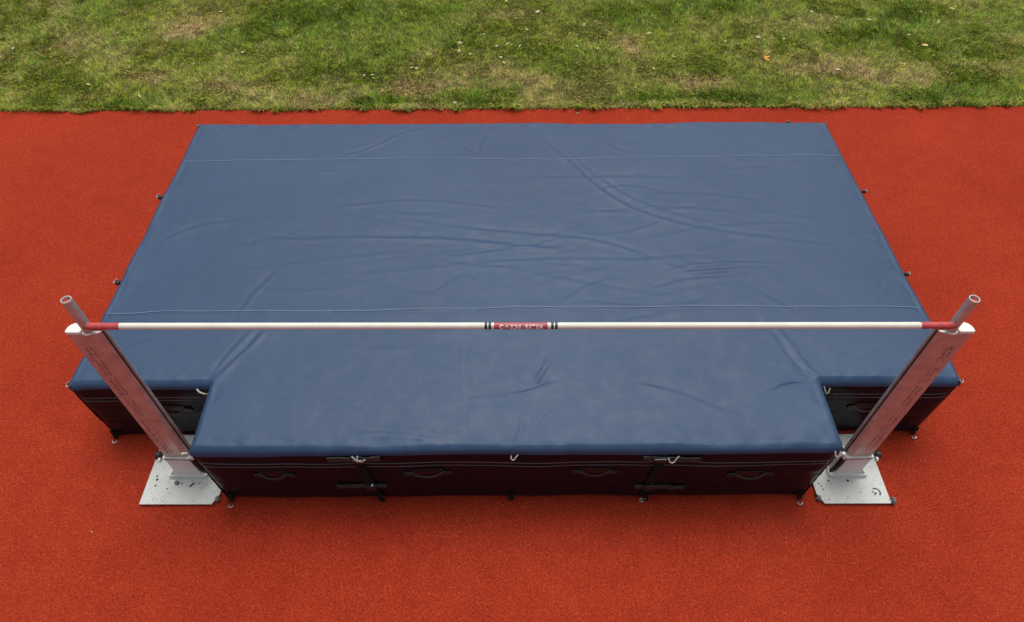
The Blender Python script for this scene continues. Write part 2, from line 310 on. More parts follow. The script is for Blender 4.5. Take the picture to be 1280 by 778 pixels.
# ---------------------------------------------------------------- landing mat
MW, LW, YB, YF, YL, H = 2.672, 1.826, 2.968, 0.308, -0.1355, 0.589
mat = empty('landing_mat', (-0.0137, 0, 0), R_(0.2275))
tag(mat, 'large navy blue high jump landing mat with dark glossy sides', 'landing mat')
WR = [[0.0065, 0.026000000000000002, [(0.091, 2.908), (0.249, 2.663), (0.4, 2.452), (0.597, 2.136), (0.867, 1.833), (1.192, 1.659), (1.573, 1.558), (2.222, 1.449)]],
 [0.004, 0.022000000000000002, [(0.31, 2.884), (0.447, 2.483), (0.634, 2.213), (0.935, 1.903), (1.262, 1.727), (1.643, 1.616)]],
 [0.008, 0.032, [(-1.818, 1.51), (-1.205, 1.548), (-0.468, 1.528), (-0.018, 1.453), (0.316, 1.42)]],
 [0.005, 0.026000000000000002, [(-2.493, 1.514), (-2.313, 1.66), (-1.983, 1.718)]],
 [0.005, 0.024, [(-0.504, 1.651), (-0.016, 1.574), (0.548, 1.522), (0.869, 1.378), (1.124, 1.239)]],
 [0.005, 0.022000000000000002, [(-0.237, 1.291), (0.257, 1.319), (0.805, 1.308), (1.141, 1.345), (1.41, 1.312)]],
 [0.005, 0.02, [(-0.459, 1.353), (-0.018, 1.421), (0.322, 1.524)]], [0.006, 0.02, [(1.019, 1.201), (1.171, 1.26), (1.404, 1.282), (1.815, 1.28)]],
 [0.007, 0.02, [(1.116, 1.194), (1.391, 1.215), (1.722, 1.235)]], [0.005, 0.024, [(0.907, 1.049), (1.16, 1.134), (1.538, 1.147)]],
 [0.005, 0.018000000000000002, [(-0.52, 1.035), (-0.42, 1.128), (-0.342, 1.178), (-0.276, 1.142), (-0.203, 1.013)]],
 [0.004, 0.022000000000000002, [(-1.713, 1.063), (-1.39, 1.033), (-1.08, 1.073)]], [0.004, 0.024, [(-1.762, 0.836), (-1.708, 1.042), (-1.615, 1.222)]],
 [0.006, 0.018000000000000002, [(2.388, 1.578), (2.519, 1.496), (2.625, 1.447), (2.709, 1.43)]],
 [0.006, 0.018000000000000002, [(2.169, 1.1), (2.38, 1.172), (2.54, 1.238), (2.688, 1.344)]],
 [0.005, 0.018000000000000002, [(2.234, 0.896), (2.401, 0.999), (2.505, 1.113)]], [0.004, 0.02, [(1.59, 1.024), (1.698, 0.932), (1.781, 0.851)]],
 [0.0006, 0.022000000000000002, [(1.667, 2.13), (1.678, 1.767), (1.596, 1.281), (1.608, 0.989)]],
 [0.009, 0.026000000000000002, [(-1.813, 0.256), (-1.732, 0.428), (-1.637, 0.572), (-1.584, 0.684)]],
 [0.004, 0.022000000000000002, [(-1.813, 0.324), (-1.739, 0.548), (-1.654, 0.705)]], [0.007, 0.024, [(1.836, 0.282), (1.765, 0.398), (1.705, 0.53), (1.661, 0.686)]],
 [0.004, 0.02, [(1.838, 0.351), (1.71, 0.41), (1.525, 0.44)]], [0.004, 0.018000000000000002, [(1.739, 0.305), (1.614, 0.318), (1.453, 0.239)]],
 [0.005, 0.018000000000000002, [(1.744, 0.53), (1.642, 0.707), (1.567, 0.818)]], [0.004, 0.016, [(-0.33, 0.633), (-0.307, 0.304), (-0.307, -0.019)]],
 [0.004, 0.022000000000000002, [(0.376, 0.63), (0.195, 0.447), (0.071, 0.247), (0.03, 0.084), (-0.004, -0.121)]],
 [0.0035, 0.02, [(0.254, 0.19), (0.121, 0.057), (0.019, -0.096)]], [0.004, 0.018000000000000002, [(-0.026, -0.121), (0.02, -0.02), (0.144, 0.359), (0.223, 0.538)]],
 [0.005, 0.022000000000000002, [(-0.28, 0.193), (-0.023, 0.208), (0.213, 0.302)]], [0.003, 0.013999999999999999, [(-1.739, 0.19), (-1.138, 0.192), (-0.395, 0.177)]],
 [0.005, 0.02, [(-1.349, 2.492), (-1.108, 2.595), (-0.932, 2.779), (-0.677, 2.889)]], [0.005, 0.018000000000000002, [(-0.669, 2.778), (-0.464, 2.624), (-0.267, 2.466)]],
 [0.005, 0.018000000000000002, [(-0.278, 2.436), (-0.245, 2.666), (-0.196, 2.864)]],
 [0.004, 0.018000000000000002, [(1.857, 2.57), (2.088, 2.465), (2.342, 2.463), (2.502, 2.36)]],
 [0.004, 0.018000000000000002, [(2.263, 2.762), (2.39, 2.631), (2.515, 2.504)]], [0.004, 0.02, [(-2.476, 2.699), (-2.396, 2.842), (-2.211, 2.897)]],
 [0.004, 0.02, [(0.678, 2.726), (0.854, 2.533), (1.044, 2.511)]], [0.006, 0.026000000000000002, [(-1.094, -0.056), (-0.832, -0.016), (-0.56, -0.058), (-0.247, -0.085)]],
 [0.004, 0.024, [(0.733, 0.299), (1.044, 0.186), (1.378, 0.024)]], [0.0035, 0.024, [(-1.321, 0.67), (-0.954, 0.544), (-0.613, 0.572)]],
 [0.004, 0.022000000000000002, [(0.292, 0.926), (0.486, 1.08), (0.679, 1.151)]], [0.0035, 0.022000000000000002, [(-1.314, 1.871), (-0.731, 1.958), (-0.133, 1.848)]],
 [0.0035, 0.024, [(-2.425, 0.552), (-2.26, 0.644), (-2.002, 0.611)]], [0.004, 0.022000000000000002, [(2.019, 0.468), (2.306, 0.589), (2.516, 0.619)]]]        # creases of the cover: [amplitude, width, [points]]
RD = 0.045
def axis_lines(a, b, marks, step):
    v = list(np.arange(a, b, step)) + [b]
    for mk in marks:
        for d in (0, .003, .007, .012, .02, .03, .042, .056, .07): v += [mk - d, mk + d]
    v = np.array(sorted(x for x in v if a - 1e-9 <= x <= b + 1e-9)); keep = [v[0]]
    mk = set(round(q, 6) for q in marks)
    for x in v[1:]:
        if x - keep[-1] > 0.0022: keep.append(x)
        elif round(float(x), 6) in mk: keep[-1] = x
    return np.array(keep)
gx = axis_lines(-MW, MW, (-MW, -LW, LW, MW), 0.015); gy = axis_lines(YL, YB, (YL, YF, YB), 0.015)
X, Y = np.meshgrid(gx, gy)
xc, yc = (gx[1:] + gx[:-1])/2, (gy[1:] + gy[:-1])/2; XC, YC = np.meshgrid(xc, yc)
inside = (YC > YF) | (np.abs(XC) < LW)
OUT = [(-MW, YF), (-LW, YF), (-LW, YL), (LW, YL), (LW, YF), (MW, YF), (MW, YB), (-MW, YB)]
def segdist(X, Y, a, b):
    ax, ay = a; bx, by = b; dx, dy = bx-ax, by-ay; t = np.clip(((X-ax)*dx + (Y-ay)*dy)/(dx*dx + dy*dy), 0, 1)
    qx, qy = X - ax - t*dx, Y - ay - t*dy; return np.sqrt(qx*qx + qy*qy), (dx*qy - dy*qx), t
D = np.full(X.shape, 9.0)
for a, b in zip(OUT, OUT[1:] + OUT[:1]): D = np.minimum(D, segdist(X, Y, a, b)[0])
rw = random.Random(23)
for _ in range(46):     # many fine slack folds, mostly running across the mat
    cx_, cy_ = rw.uniform(-2.3, 2.3), rw.gauss(1.45, .42); ln, an = rw.uniform(.2, .65), rw.gauss(0, .22) + .12*cx_/2
    bow = rw.uniform(-.08, .08)
    if not 0.5 < cy_ < 2.7: continue
    WR.append([rw.uniform(.0012, .0034), rw.uniform(.018, .034), [(cx_ + ln*t*math.cos(an), cy_ + ln*t*math.sin(an) + bow*(1 - t*t)) for t in (-1, -.5, 0, .5, 1)]])
def crease_height(X, Y):
    Z = np.zeros(X.shape)
    for amp, wd, pts in WR:
        amp, wd = amp*0.95, wd*0.72
        for _ in range(2):   # round the corners of the crease line
            P_ = [pts[0]]
            for a, b in zip(pts, pts[1:]): P_ += [(a[0]*.75 + b[0]*.25, a[1]*.75 + b[1]*.25), (a[0]*.25 + b[0]*.75, a[1]*.25 + b[1]*.75)]
            pts = P_ + [pts[-1]]
        best = np.full(X.shape, 9.0); side = np.zeros(X.shape); tt = np.zeros(X.shape); ns = len(pts) - 1
        wob = 0.012*(vnoise(X, Y, 5, 17) - 0.5)
        for k in range(ns):
            d, s, t = segdist(X, Y, pts[k], pts[k+1]); c = d < best
            best = np.where(c, d, best); side = np.where(c, s, side); tt = np.where(c, (k + t)/ns, tt)
        sd = np.sign(side)*best + wob
        fade = np.sin(np.pi*np.clip(0.06 + 0.88*tt, 0, 1))**0.7
        Z += amp*fade*(0.45 + 1.1*vnoise(X, Y, 3.5, 19))*(np.exp(-(sd/wd)**2) - 0.75*np.exp(-((sd - 1.7*wd)/(1.15*wd))**2))
    return Z
puff = 0.010*(fbm(X, Y, 0.9, 31, 3) - 0.5) + 0.007*(fbm(X, Y, 3.2, 35, 3) - 0.5)*(0.5 + vnoise(X, Y, 1.1, 38)) + 0.0028*(fbm(X*0.7, Y*1.8, 8, 39, 3) - 0.5)
edge_f = np.clip(D/0.16, 0, 1)
Z = H + 0.012*np.clip(D/0.5, 0, 1)**0.6 + (crease_height(X, Y) + puff)*(0.25 + 0.75*edge_f)
# ruched hem folds along the border, and a hem ridge 3 cm in
ru = 0.0075*np.exp(-((D - 0.055)/0.045)**2)*(2*fbm(X*1.0, Y*1.0, 11, 51, 2) - 1)
Z += ru + 0.0032*np.exp(-((D - 0.040)/0.008)**2)
SEAMS = [[(-2.64, 2.425), (-1.6, 2.438), (-0.9, 2.447), (-0.03, 2.428), (0.98, 2.458), (2.64, 2.475)],
         [(-2.64, 0.862), (-1.3, 0.868), (0.0, 0.890), (1.3, 0.893), (2.64, 0.885)]]
def sy(k, x): q = SEAMS[k]; return np.interp(x, [a for a, _ in q], [b for _, b in q]) + 0.006*(vnoise(np.asarray(x, float), np.asarray(x, float)*0, 2.5, 70 + k) - 0.5)
for k in (0, 1):
    dd = Y - sy(k, X); Z += (0.001 + 0.0035*k)*np.where(dd > 0, np.exp(-dd/0.03), 0) - 0.003*k*np.where(dd <= 0, np.exp(dd/0.02), 0)
rd = RD*(0.85 + 0.5*vnoise(X, Y, 3, 44))
q = np.clip(D/rd, 0, 1); Z -= rd*(1 - np.sqrt(np.clip(1 - (1-q)**2, 0, 1)))
# outline: rounded corners and slightly uneven borders
def warp(X, Y):
    X2, Y2 = X.copy(), Y.copy(); RR = 0.05
    for cx, cy, sx_, sy_ in ((-MW, YF, -1, -1), (MW, YF, 1, -1), (MW, YB, 1, 1), (-MW, YB, -1, 1), (-LW, YL, -1, -1), (LW, YL, 1, -1)):
        u = (X - (cx - sx_*RR))/(sx_*RR); v = (Y - (cy - sy_*RR))/(sy_*RR)
        k = (u > 0) & (v > 0) & (u <= 1.2) & (v <= 1.2)
        un_, vn_ = u*np.sqrt(np.clip(1 - 0.62*v*v/2, 0, 1)), v*np.sqrt(np.clip(1 - 0.62*u*u/2, 0, 1))
        X2 = np.where(k, cx - sx_*RR + sx_*RR*un_, X2); Y2 = np.where(k, cy - sy_*RR + sy_*RR*vn_, Y2)
    X2 = X2 + 0.012*(vnoise(X, Y, 1.6, 81) - 0.5) + 0.008*(vnoise(X, Y, 5, 82) - 0.5)
    Y2 = Y2 + 0.012*(vnoise(X, Y, 1.6, 83) - 0.5) + 0.010*(vnoise(X, Y, 5, 84) - 0.5)
    X2 = X2*(1 - 0.007*np.clip((Y - YF)/(YB - YF), 0, 1))
    return X2, Y2
X2, Y2 = warp(X, Y)
me = grid_mesh('top_cover', np.stack([X2, Y2, Z], -1), inside)
cover = link('top_cover', me, mat, 'cover', True)
# stitched seams across the cover
from bisect import bisect
def cover_z(x, y):
    i = min(max(bisect(gx, x) - 1, 0), len(gx) - 2); j = min(max(bisect(gy, y) - 1, 0), len(gy) - 2)
    u = (x - gx[i])/(gx[i+1] - gx[i]); v = (y - gy[j])/(gy[j+1] - gy[j])
    return float((Z[j, i]*(1-u) + Z[j, i+1]*u)*(1-v) + (Z[j+1, i]*(1-u) + Z[j+1, i+1]*u)*v)
for k in (0, 1):
    mb = MB(); pts = []; x = -2.625
    while x < 2.625:
        y = float(sy(k, x)) + 0.004; pts.append((x, y, cover_z(x, y) + 0.0016)); x += 0.02
    pr = np.array(pts); wx, wy = warp(pr[:, 0], pr[:, 1])
    mb.ribbon([(a, b_, c_[2]) for a, b_, c_ in zip(wx, wy, pts)], 0.0046, 0.0012, (0, 1, 0)); mb.build('stitched_seam', 'thread', cover)
# side panels
def panel(name, a, b, bulge=0.018, seed=0, seams=True, top=H - 0.030):
    a, b = Vector((*a, 0)), Vector((*b, 0)); L = (b - a).length; t = (b - a)/L; nrm = Vector((t.y, -t.x, 0))
    nu = max(8, int(L/0.03)); nv = 26; s = np.linspace(0, 1, nu + 1); h = np.linspace(0, 1, nv + 1); S, Hh = np.meshgrid(s, h)
    off = bulge*np.sin(np.pi*np.clip(Hh, 0, 1))**0.6*np.clip(np.minimum(S, 1-S)*L/0.10, 0, 1)**0.5 - 0.010
    off += 0.020*(fbm(S*L + seed*13, Hh*0.6, 2.6, 120 + seed, 4) - 0.5)*np.sin(np.pi*np.clip(0.1 + 0.85*Hh, 0, 1))
    off += 0.010*(fbm(S*L*0.6 + seed*7, Hh*4, 3.5, 140 + seed, 3) - 0.5)
    zz = 0.004 + (top - 0.004)*Hh + (1 - Hh)**3*0.010*(vnoise(S*L, S*0 + seed, 3.0, 150)) 
    ba = np.array(a)[None, None, :] + S[..., None]*L*np.array(t)
    wx, wy = warp(ba[..., 0], ba[..., 1])
    off = off - 0.030*(1 - Hh)*(abs(t.y) > 0.5)
    P = np.stack([wx + nrm.x*off - t.x*np.sign(S - 0.5)*0.034*(1 - Hh)*np.abs(2*S - 1)**6*(abs(t.x) > .5), wy + nrm.y*off, zz], -1)
    o = link(name, grid_mesh(name, P), mat, 'vinyl', True)
    def at(sm, z, lift=0.004):
        """point on the panel, sm metres along, at height z"""
        i = min(max(sm/L, 0), 1)*nu; i0 = min(int(i), nu-1); fu = i - i0
        jf = np.interp(z, P[:, i0, 2], np.arange(nv+1)); j0 = min(int(jf), nv-1); fv = jf - j0
        p0 = P[j0, i0]*(1-fu) + P[j0, i0+1]*fu; p1 = P[j0+1, i0]*(1-fu) + P[j0+1, i0+1]*fu
        q_ = p0*(1-fv) + p1*fv; return Vector((q_[0] + nrm.x*lift, q_[1] + nrm.y*lift, z))
    if seams:
        for dz in (0.0, -0.032):
            n_ = max(6, int(L/0.05)); pts = []
            for k in range(n_ + 1):
                sm = L*k/n_; z = 0.462 + dz + 0.016*(float(vnoise(np.array(sm + seed*3.1), np.array(dz*6.), 1.7, 160)) - 0.5)
                pts.append(at(sm, z, 0.0015))
            mb = MB(); mb.tube(pts, 0.0028, 6); mb.build('piping', 'piping', o, True)
    return o, at, nrm, L
front, fat, fn, fL = panel('front_panel', (-LW, YL), (LW, YL), 0.022, 1)
wl_, wlat, wln, wlL = panel('notch_panel', (-MW, YF), (-LW, YF), 0.015, 2)
wr_, wrat, wrn, wrL = panel('notch_panel', (LW, YF), (MW, YF), 0.015, 3)
nl_, nlat, _, _ = panel('side_panel', (-LW, YF), (-LW, YL), 0.012, 4)
nr_, nrat, _, _ = panel('side_panel', (LW, YL), (LW, YF), 0.012, 5)
sr_, srat, srn, srL = panel('side_panel', (MW, YF), (MW, YB), 0.018, 6)
sl_, slat, sln, slL = panel('side_panel', (-MW, YB), (-MW, YF), 0.018, 7)
bk_, bkat, bkn, bkL = panel('back_panel', (MW, YB), (-MW, YB), 0.018, 8)
# foam core closing the underside so the mat is solid
mb = MB(); e = 0.03
mb.prism([(-MW+e, YF+e), (-LW+e, YF+e), (-LW+e, YL+e), (LW-e, YL+e), (LW-e, YF+e), (MW-e, YF+e), (MW-e, YB-e), (-MW+e, YB-e)], 0.0, 0.45)
mb.build('foam_core', 'black', mat)

def handle(par, at, s0, s1, z, sag=0.03, mat_='strap'):
    """a webbing carrying handle: two sewn ends and a drooping grip"""
    pts = []
    for k in range(13):
        t = k/12; sm = s0 + (s1 - s0)*t; e_ = 0.23
        if t < e_ or t > 1 - e_: lift, dz = 0.006, 0.006*math.sin(t*40)
        else:
            w = math.sin(math.pi*(t - e_)/(1 - 2*e_)); lift, dz = 0.006 + 0.022*w**0.4, -sag*w**0.4
        pts.append(at(sm, z + dz, lift))
    wd = [0.034]*3 + [0.020] + [0.014]*5 + [0.020] + [0.034]*3
    o = MB().ribbon(pts, wd, 0.005, (0, 0, 1)).build('handle', mat_, par, True)
    for t in (0.06, 0.94):
        q_ = at(s0 + (s1 - s0)*t, z, 0.011); MB().tube([q_, q_ + Vector((0, -0.003, 0))], 0.006, 8).build('rivet', 'black', o)
    MB().ribbon([at(s0 + (s1-s0)*t, z + 0.012, 0.003) for t in (0.18, 0.34, 0.5, 0.66, 0.82)], 0.050, 0.003, (0, 0, 1)).build('handle_patch', 'black', o)
    return o
S0 = fL/2
for xa, xb, z in ((-1.52, -1.29, .345), (-0.64, -0.375, .362), (0.325, 0.583, .362), (1.218, 1.482, .335)): handle(front, fat, xa + S0, xb + S0, z, 0.009)
handle(wl_, wlat, MW - 2.235, MW - 2.00, .335, 0.015, 'black'); handle(wr_, wrat, 2.06 - LW, 2.29 - LW, .335, 0.015, 'black')

def band(at, par, s0, s1, z0, z1, w=0.040, lift=0.012):
    pts = [at(s0 + (s1-s0)*k/8, z0 + (z1-z0)*k/8 + 0.003*math.sin(k*1.9), lift + 0.003*math.sin(k*2.3)) for k in range(9)]
    o = MB().ribbon(pts, w, 0.005, (0, 0, 1)).build('strap_band', 'strap', par)
    return o
def hook(pts, par, r=0.005, name='hook', mt='cordw'): return MB().tube(pts, r, 7).build(name, mt, par, True)
# the two joining straps on the front
for xs, tilt, ub, lb in ((-0.885, -0.055, (-1.05, -0.755, .522, .524), (-1.053, -0.757, .214, .226)), (0.815, 0.045, (0.705, 1.03, .515, .497), (0.70, 1.005, .196, .170))):
    st = MB().ribbon([fat(xs + S0 + tilt*(-k/8), .545 - .50*k/8, 0.008) for k in range(9)], 0.050, 0.006, (1, 0, 0)).build('joining_strap', 'webbing', front)
    b1 = band(fat, front, ub[0] + S0, ub[1] + S0, ub[2], ub[3], 0.046); b2 = band(fat, front, lb[0] + S0, lb[1] + S0, lb[2], lb[3], 0.040)
    kx = -0.86 if xs < 0 else 0.80
    q_ = fat(kx + S0 + (0.02 if xs < 0 else 0.0), lb[2] + 0.022 if xs < 0 else lb[2] + 0.012, 0.024)
    MB().tube([q_ + Vector((0, 0.012, 0)), q_ + Vector((0, -0.004, 0))], [0.010, 0.007], 10).build('rivet', 'ring', b2, True)
    MB().box(fat(xs + S0 - tilt*0.3, ub[2] - 0.002, 0.024), (0.070, 0.012, 0.036), bev=0.003).build('buckle', 'black', st)
    MB().box(fat(xs + S0 - tilt*0.65, lb[2] + 0.004, 0.024), (0.062, 0.012, 0.050), bev=0.003).build('buckle', 'black', st)
    # loose end of the strap reaching the ground, with its end ring
    ex = xs - tilt + 0.012
    tl = MB().ribbon([fat(ex + S0, .10, .014), fat(ex + S0 + .004, .05, .026), fat(ex + S0 + .006, .014, .034)], 0.036, 0.006, (1, 0, 0)).build('strap_end', 'webbing', st)
f = lambda x, z, l_=0.022: fat(x + S0, z, l_)
hook([f(-0.905, .560), f(-0.890, .548, .03), f(-0.874, .530, .034), f(-0.862, .538, .034), f(-0.850, .528, .032), f(-0.832, .540, .028)], front, 0.0036)
hook([f(-0.872, .562), f(-0.876, .545, .034), f(-0.870, .535, .034)], front, 0.004)
hook([f(0.845, .538, .026), f(0.852, .520, .034), f(0.864, .509, .036), f(0.880, .515, .034), f(0.888, .535, .030), f(0.902, .552, .026)], front, 0.0042)
hook([f(-0.032, .552, .02), f(-0.034, .541, .028), f(-0.027, .533, .030), f(-0.017, .533, .030), f(-0.011, .541, .028), f(-0.006, .550, .026), f(0.004, .562, .022)], front, 0.0040)
hook([f(1.765, .572, .014), f(1.770, .55, .03), f(1.783, .54, .034), f(1.795, .553, .03), f(1.797, .573, .018)], front, 0.0048)
# tabs and rings at the foot of the panels
def foot_tab(par, at, sm, white=True, long=1.0):
    t = MB().ribbon([at(sm, .075, .006), at(sm, .030, .014), at(sm, .010, .022 + .010*long)], [0.034, 0.030, 0.026], 0.010, (1, 0, 0)).build('anchor_tab', 'webbing', par)
    c_ = at(sm, .010, .040 + .016*long)
    if white is not None: MB().ring((c_.x, c_.y, 0.010), 0.013, 0.0038, 'Z', math.pi*0.95, 2.05*math.pi, 12).build('anchor_ring', 'ring' if white else 'black', t, True)
foot_tab(front, fat, 0.055, True); foot_tab(front, fat, -0.035 + S0, None); foot_tab(front, fat, fL - 0.060, True)
q_ = fat(0.775 + S0, .025, .03); MB().ring(q_, 0.020, 0.005, 'Y', 0.6, 5.0, 12).build('anchor_ring', 'ring', front, True)
foot_tab(wl_, wlat, 0.040, True, .5); foot_tab(wr_, wrat, wrL - 0.045, True, .3)
# lashing hooks on corners and along the borders of the cover
def eyelet(x, y, dx, dy, white=True, s=1.0):
    """black eyelet patch with a metal hook, hanging on the cover's border"""
    s *= 0.60; z = H - 0.040; o = MB().box((x - dx*0.012, y - dy*0.012, z + 0.020), (0.046*s, 0.046*s, 0.024), Matrix.Rotation(math.atan2(dy, dx), 3, 'Z'), 0.004).build('eyelet', 'black', cover)
    t = Vector((-dy, dx, 0)); c_ = Vector((x - dx*0.002, y - dy*0.002, z + 0.036))
    pts = [c_ + Vector((dx, dy, 0))*0.024*s*math.cos(a) + t*0.024*s*math.sin(a) + Vector((0, 0, -0.010*math.cos(a))) for a in np.linspace(-2.6, 1.5, 12)]
    hook(pts, o, 0.0055*s, 'hook', 'cordw' if white else 'ring'); return o
eyelet(-MW - .012, 2.03, -1, 0); eyelet(-MW - .012, 1.155, -1, 0); eyelet(MW + .008, 2.07, 1, 0, True, .8); eyelet(MW + .008, 1.205, 1, 0, True, .8)
eyelet(-MW + .025, YB - .03, -.7, .7, True, .8); eyelet(MW - .03, YB - .015, .7, .7, True, .6); eyelet(2.33, YB + .012, 0, 1, False, .8)
eyelet(-MW + .015, YF + .012, -.7, -.7, False, .9); eyelet(MW - .015, YF + .015, .7, -.7, False, .9)
hook([wlat(wlL - .075, .548, .01), wlat(wlL - .055, .545, .028), wlat(wlL - .030, .530, .030), wlat(wlL - .022, .512, .020)], wl_, 0.0055)
hook([wrat(.020, .545, .01), wrat(.028, .525, .028), wrat(.040, .500, .030), wrat(.052, .510, .028), wrat(.058, .535, .016)], wr_, 0.0048)
qq = Vector((-LW - 0.012, YL + 0.02, 0.540)); hook([qq, qq + Vector((-.012, -.006, .012)), qq + Vector((-.020, -.012, .014))], nl_, 0.008)

# ---------------------------------------------------------------- crossbar
BZ, BR, BL = 1.517, 0.0156, 1.996
bar = empty('crossbar', (0, 0, BZ)); tag(bar, 'cream white high jump crossbar with red end pieces and red label', 'crossbar')
def xcyl(name, x0, x1, r, mt, par, seg=28, taper=None):
    pts = [(x0, 0, 0), (x1, 0, 0)]; o = MB().tube(pts, r, seg).build(name, mt, par, True); return o
MB().tube([(x, 0, 0) for x in np.linspace(-BL + 0.15, BL - 0.15, 30)], BR, 28).build('shaft', 'bar', bar, True)
for s in (-1, 1):
    # end piece: round, flattened underneath near its tip so it rests on the support
    mb = MB(); rings = []; N = 28
    for x, fl, rr_ in ((BL - 0.155, 0, BR*1.03), (BL - 0.09, 0, BR*1.03), (BL - 0.055, .45, BR*1.05), (BL - 0.012, .5, BR*1.07), (BL - 0.003, .5, BR*1.0), (BL, .5, BR*0.85)):
        ring = []
        for k in range(N):
            a = 2*math.pi*k/N; y, z = rr_*math.cos(a), rr_*math.sin(a)
            if fl: z = max(z, -rr_*(1 - fl*0.55))
            ring.append(mb.bm.verts.new((s*x, y, z)))
        rings.append(ring)
    for a, b_ in zip(rings, rings[1:]):
        for k in range(N): mb.bm.faces.new((a[k], a[(k+1) % N], b_[(k+1) % N], b_[k]))
    mb.bm.faces.new(rings[0]); mb.bm.faces.new(rings[-1]); mb.build('end_piece', 'red', bar, True)
for x0, x1 in ((-0.164, -0.152), (-0.146, -0.134), (0.141, 0.153), (0.159, 0.171)): xcyl('band', x0, x1, BR + 0.0006, 'navyband', bar)
lab = MB(); N = 22; r_ = BR + 0.0007; cols = []
for x in np.linspace(-0.121, 0.125, 14): cols.append([lab.bm.verts.new((x, -r_*math.cos(a), r_*math.sin(a))) for a in np.linspace(-0.75, 2.2, N)])
for a, b_ in zip(cols, cols[1:]):
    for k in range(N-1): lab.bm.faces.new((a[k], b_[k], b_[k+1], a[k+1]))
lab = lab.build('label', 'label', bar, True)
# lettering of the label, wrapped on the bar
cu = bpy.data.curves.new('lettering', 'FONT'); cu.body = 'CWEDEVSETEM'; cu.size = 0.026; cu.align_x = 'CENTER'; cu.offset = 0.0011; cu.space_character = 1.16
to = bpy.data.objects.new('lettering_tmp', cu); scene.collection.objects.link(to)
dg = bpy.context.evaluated_depsgraph_get(); tm = bpy.data.meshes.new_from_object(to.evaluated_get(dg)); bpy.data.objects.remove(to)
for v in tm.vertices:
    a = (v.co.y - 0.0035)/(BR + .001) + 0.28; rr_ = BR + 0.0014
    v.co = (v.co.x + 0.004, -rr_*math.cos(a), rr_*math.sin(a))
tm.materials.clear(); link('lettering', tm, lab, 'white')

